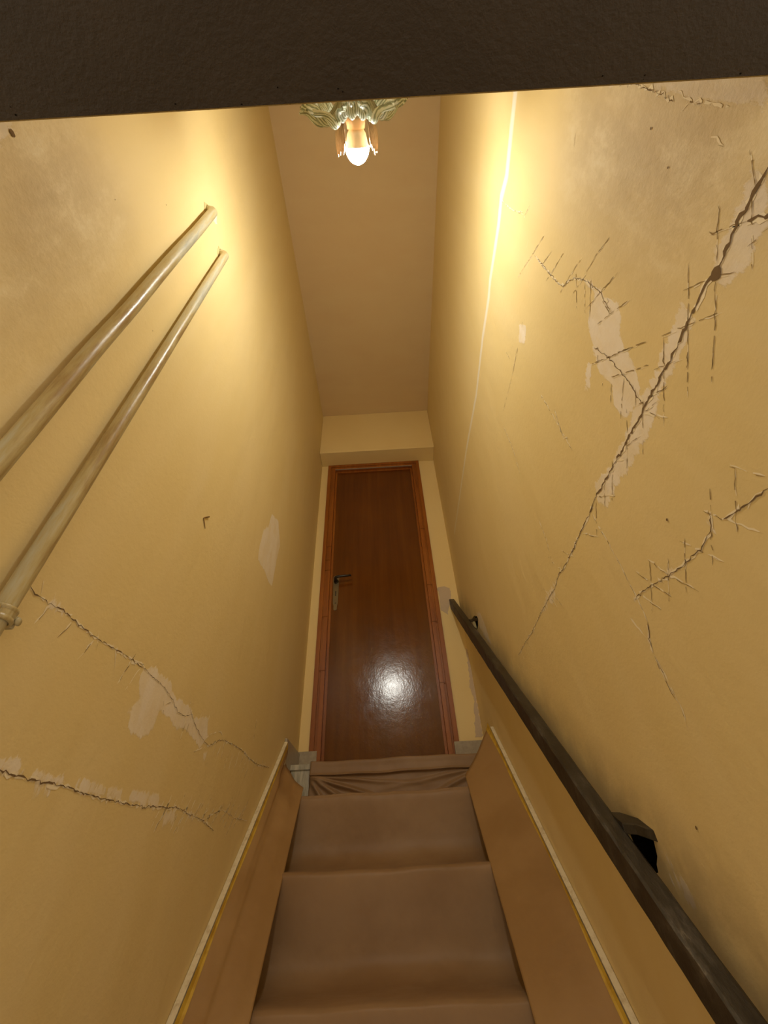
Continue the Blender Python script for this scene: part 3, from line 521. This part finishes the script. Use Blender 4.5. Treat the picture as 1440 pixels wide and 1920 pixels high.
# ---- wall lamp above the opening
LC=Vector((-.018,.0,1.545))     # lamp axis (points along +y)
lamp=thing('wall_lamp','lit wall lamp with bare glowing bulb, streaked petals and broken glass cup','lamp',(LC.x,YF,LC.z)); LB=(LC.x,YF,LC.z)
def revolve(prof,n=36,a0=0,a1=2*math.pi,rag=None):
    V=[];F=[];m_=len(prof); closed=abs(a1-a0-2*math.pi)<1e-6; nn=n if closed else n+1
    for k in range(nn):
        a=a0+(a1-a0)*k/n
        for (y,r) in prof: V.append((LC.x+math.cos(a)*r,y,LC.z+math.sin(a)*r))
    for k in range(n):
        k2=(k+1)%nn
        for i in range(m_-1): F.append((k*m_+i,k*m_+i+1,k2*m_+i+1,k2*m_+i))
    return V,F
mb=MB().add(*revolve([(YF+.001,0),(YF+.001,.062),(YF+.010,.064),(YF+.020,.055),(YF+.03,.04),(YF+.06,.032),(YF+.075,.03)])); mb.obj('back_plate',M_sock,lamp,LB,smooth=True)
mb=MB().add(*revolve([(YF+.074,0),(YF+.074,.026),(YF+.080,.0285),(YF+.086,.0265),(YF+.092,.0265),(YF+.094,.0285),(YF+.100,.0285),(YF+.103,.026),(YF+.118,.024),(YF+.118,.0)])); mb.obj('lamp_holder',M_sock,lamp,LB,smooth=True)
bu=MB().add(*revolve([(YF+.117,0),(YF+.117,.018),(YF+.128,.0255),(YF+.150,.0305),(.190,.0335)])).obj('bulb_body',M_shell,lamp,LB,smooth=True)
prof=[(.190,.0335)]+[(.190+.0405*math.sin(a),.0335*math.cos(a)) for a in np.linspace(.12,math.pi/2,10)]
MB().add(*revolve(prof)).obj('bulb_globe',M_bulb,lamp,LB,smooth=True)
def uvd(o,uvs):
    uv=o.data.uv_layers.new(name='UVMap')
    for lp in o.data.loops: uv.data[lp.index].uv=uvs[lp.vertex_index]
# petals: rise from the holder, bulge forward, sweep back with ruffled rims
def petal(ac,half,rmax,lift,seed):
    R_=random.Random(seed); nu,nv=18,22; V=[];F=[];U=[]
    for i in range(nu+1):
        u=i/nu
        for j in range(nv+1):
            v=j/nv*2-1
            wdt=half*(.55+.75*math.sin(min(1,u*1.15)*math.pi*.62))*(1-max(0,u-.72)*1.9)
            a=ac+v*wdt; r=.034+(rmax-.034)*u
            y=YF+.040+lift*math.sin(min(u*1.25,1)*math.pi*.78)-.02*u*u+.010*math.sin(3*math.pi*v+seed)*u+.014*v*v*u
            r+= .006*math.sin(11*v+seed*2)*u*u
            V.append((LC.x+math.cos(a)*r,y,LC.z+math.sin(a)*r)); U.append((v*.5+.5+.15*u,u*.3))
    for i in range(nu):
        for j in range(nv): a=i*(nv+1)+j; F.append((a,a+1,a+nv+2,a+nv+1))
    o=mesh_obj('petal',V,F,M_petal,lamp,LB,smooth=True,solid=.003); uvd(o,U)
for k,(ac,half,rm,li) in enumerate([(-2.55,.42,.150,.066),(-.62,.42,.142,.060),(-1.58,.50,.095,.055),(2.6,.45,.135,.055),(.55,.45,.135,.055),(1.57,.5,.13,.05)]): petal(ac,half,rm,li,k+1)
# broken cup around the bulb: two shards with ragged rims
def shard(a0,a1,seed,L1):
    R_=random.Random(seed); n=22; m_=10; V=[];F=[];U=[]; cut=[R_.uniform(-.010,.006) for _ in range(n+1)]
    for k in range(n+1):
        a=a0+(a1-a0)*k/n; edge=abs(k/n-.5)*2
        tip=L1-(.03*edge**4)+cut[k]
        for i in range(m_+1):
            u=i/m_; y=YF+.070+(tip-(YF+.070))*u; r=.034+.028*math.sin(min(1,u*1.05)*math.pi*.58)-.006*u
            V.append((LC.x+math.cos(a)*r,y,LC.z+math.sin(a)*r)); U.append((k/n*1.2,u*.2))
    for k in range(n):
        for i in range(m_): q=k*(m_+1)+i; F.append((q,q+1,q+m_+2,q+m_+1))
    o=mesh_obj('glass_shard',V,F,M_cup,lamp,LB,smooth=True,solid=.003); uvd(o,U)
shard(math.radians(150),math.radians(238),5,.205); shard(math.radians(-52),math.radians(35),8,.203)
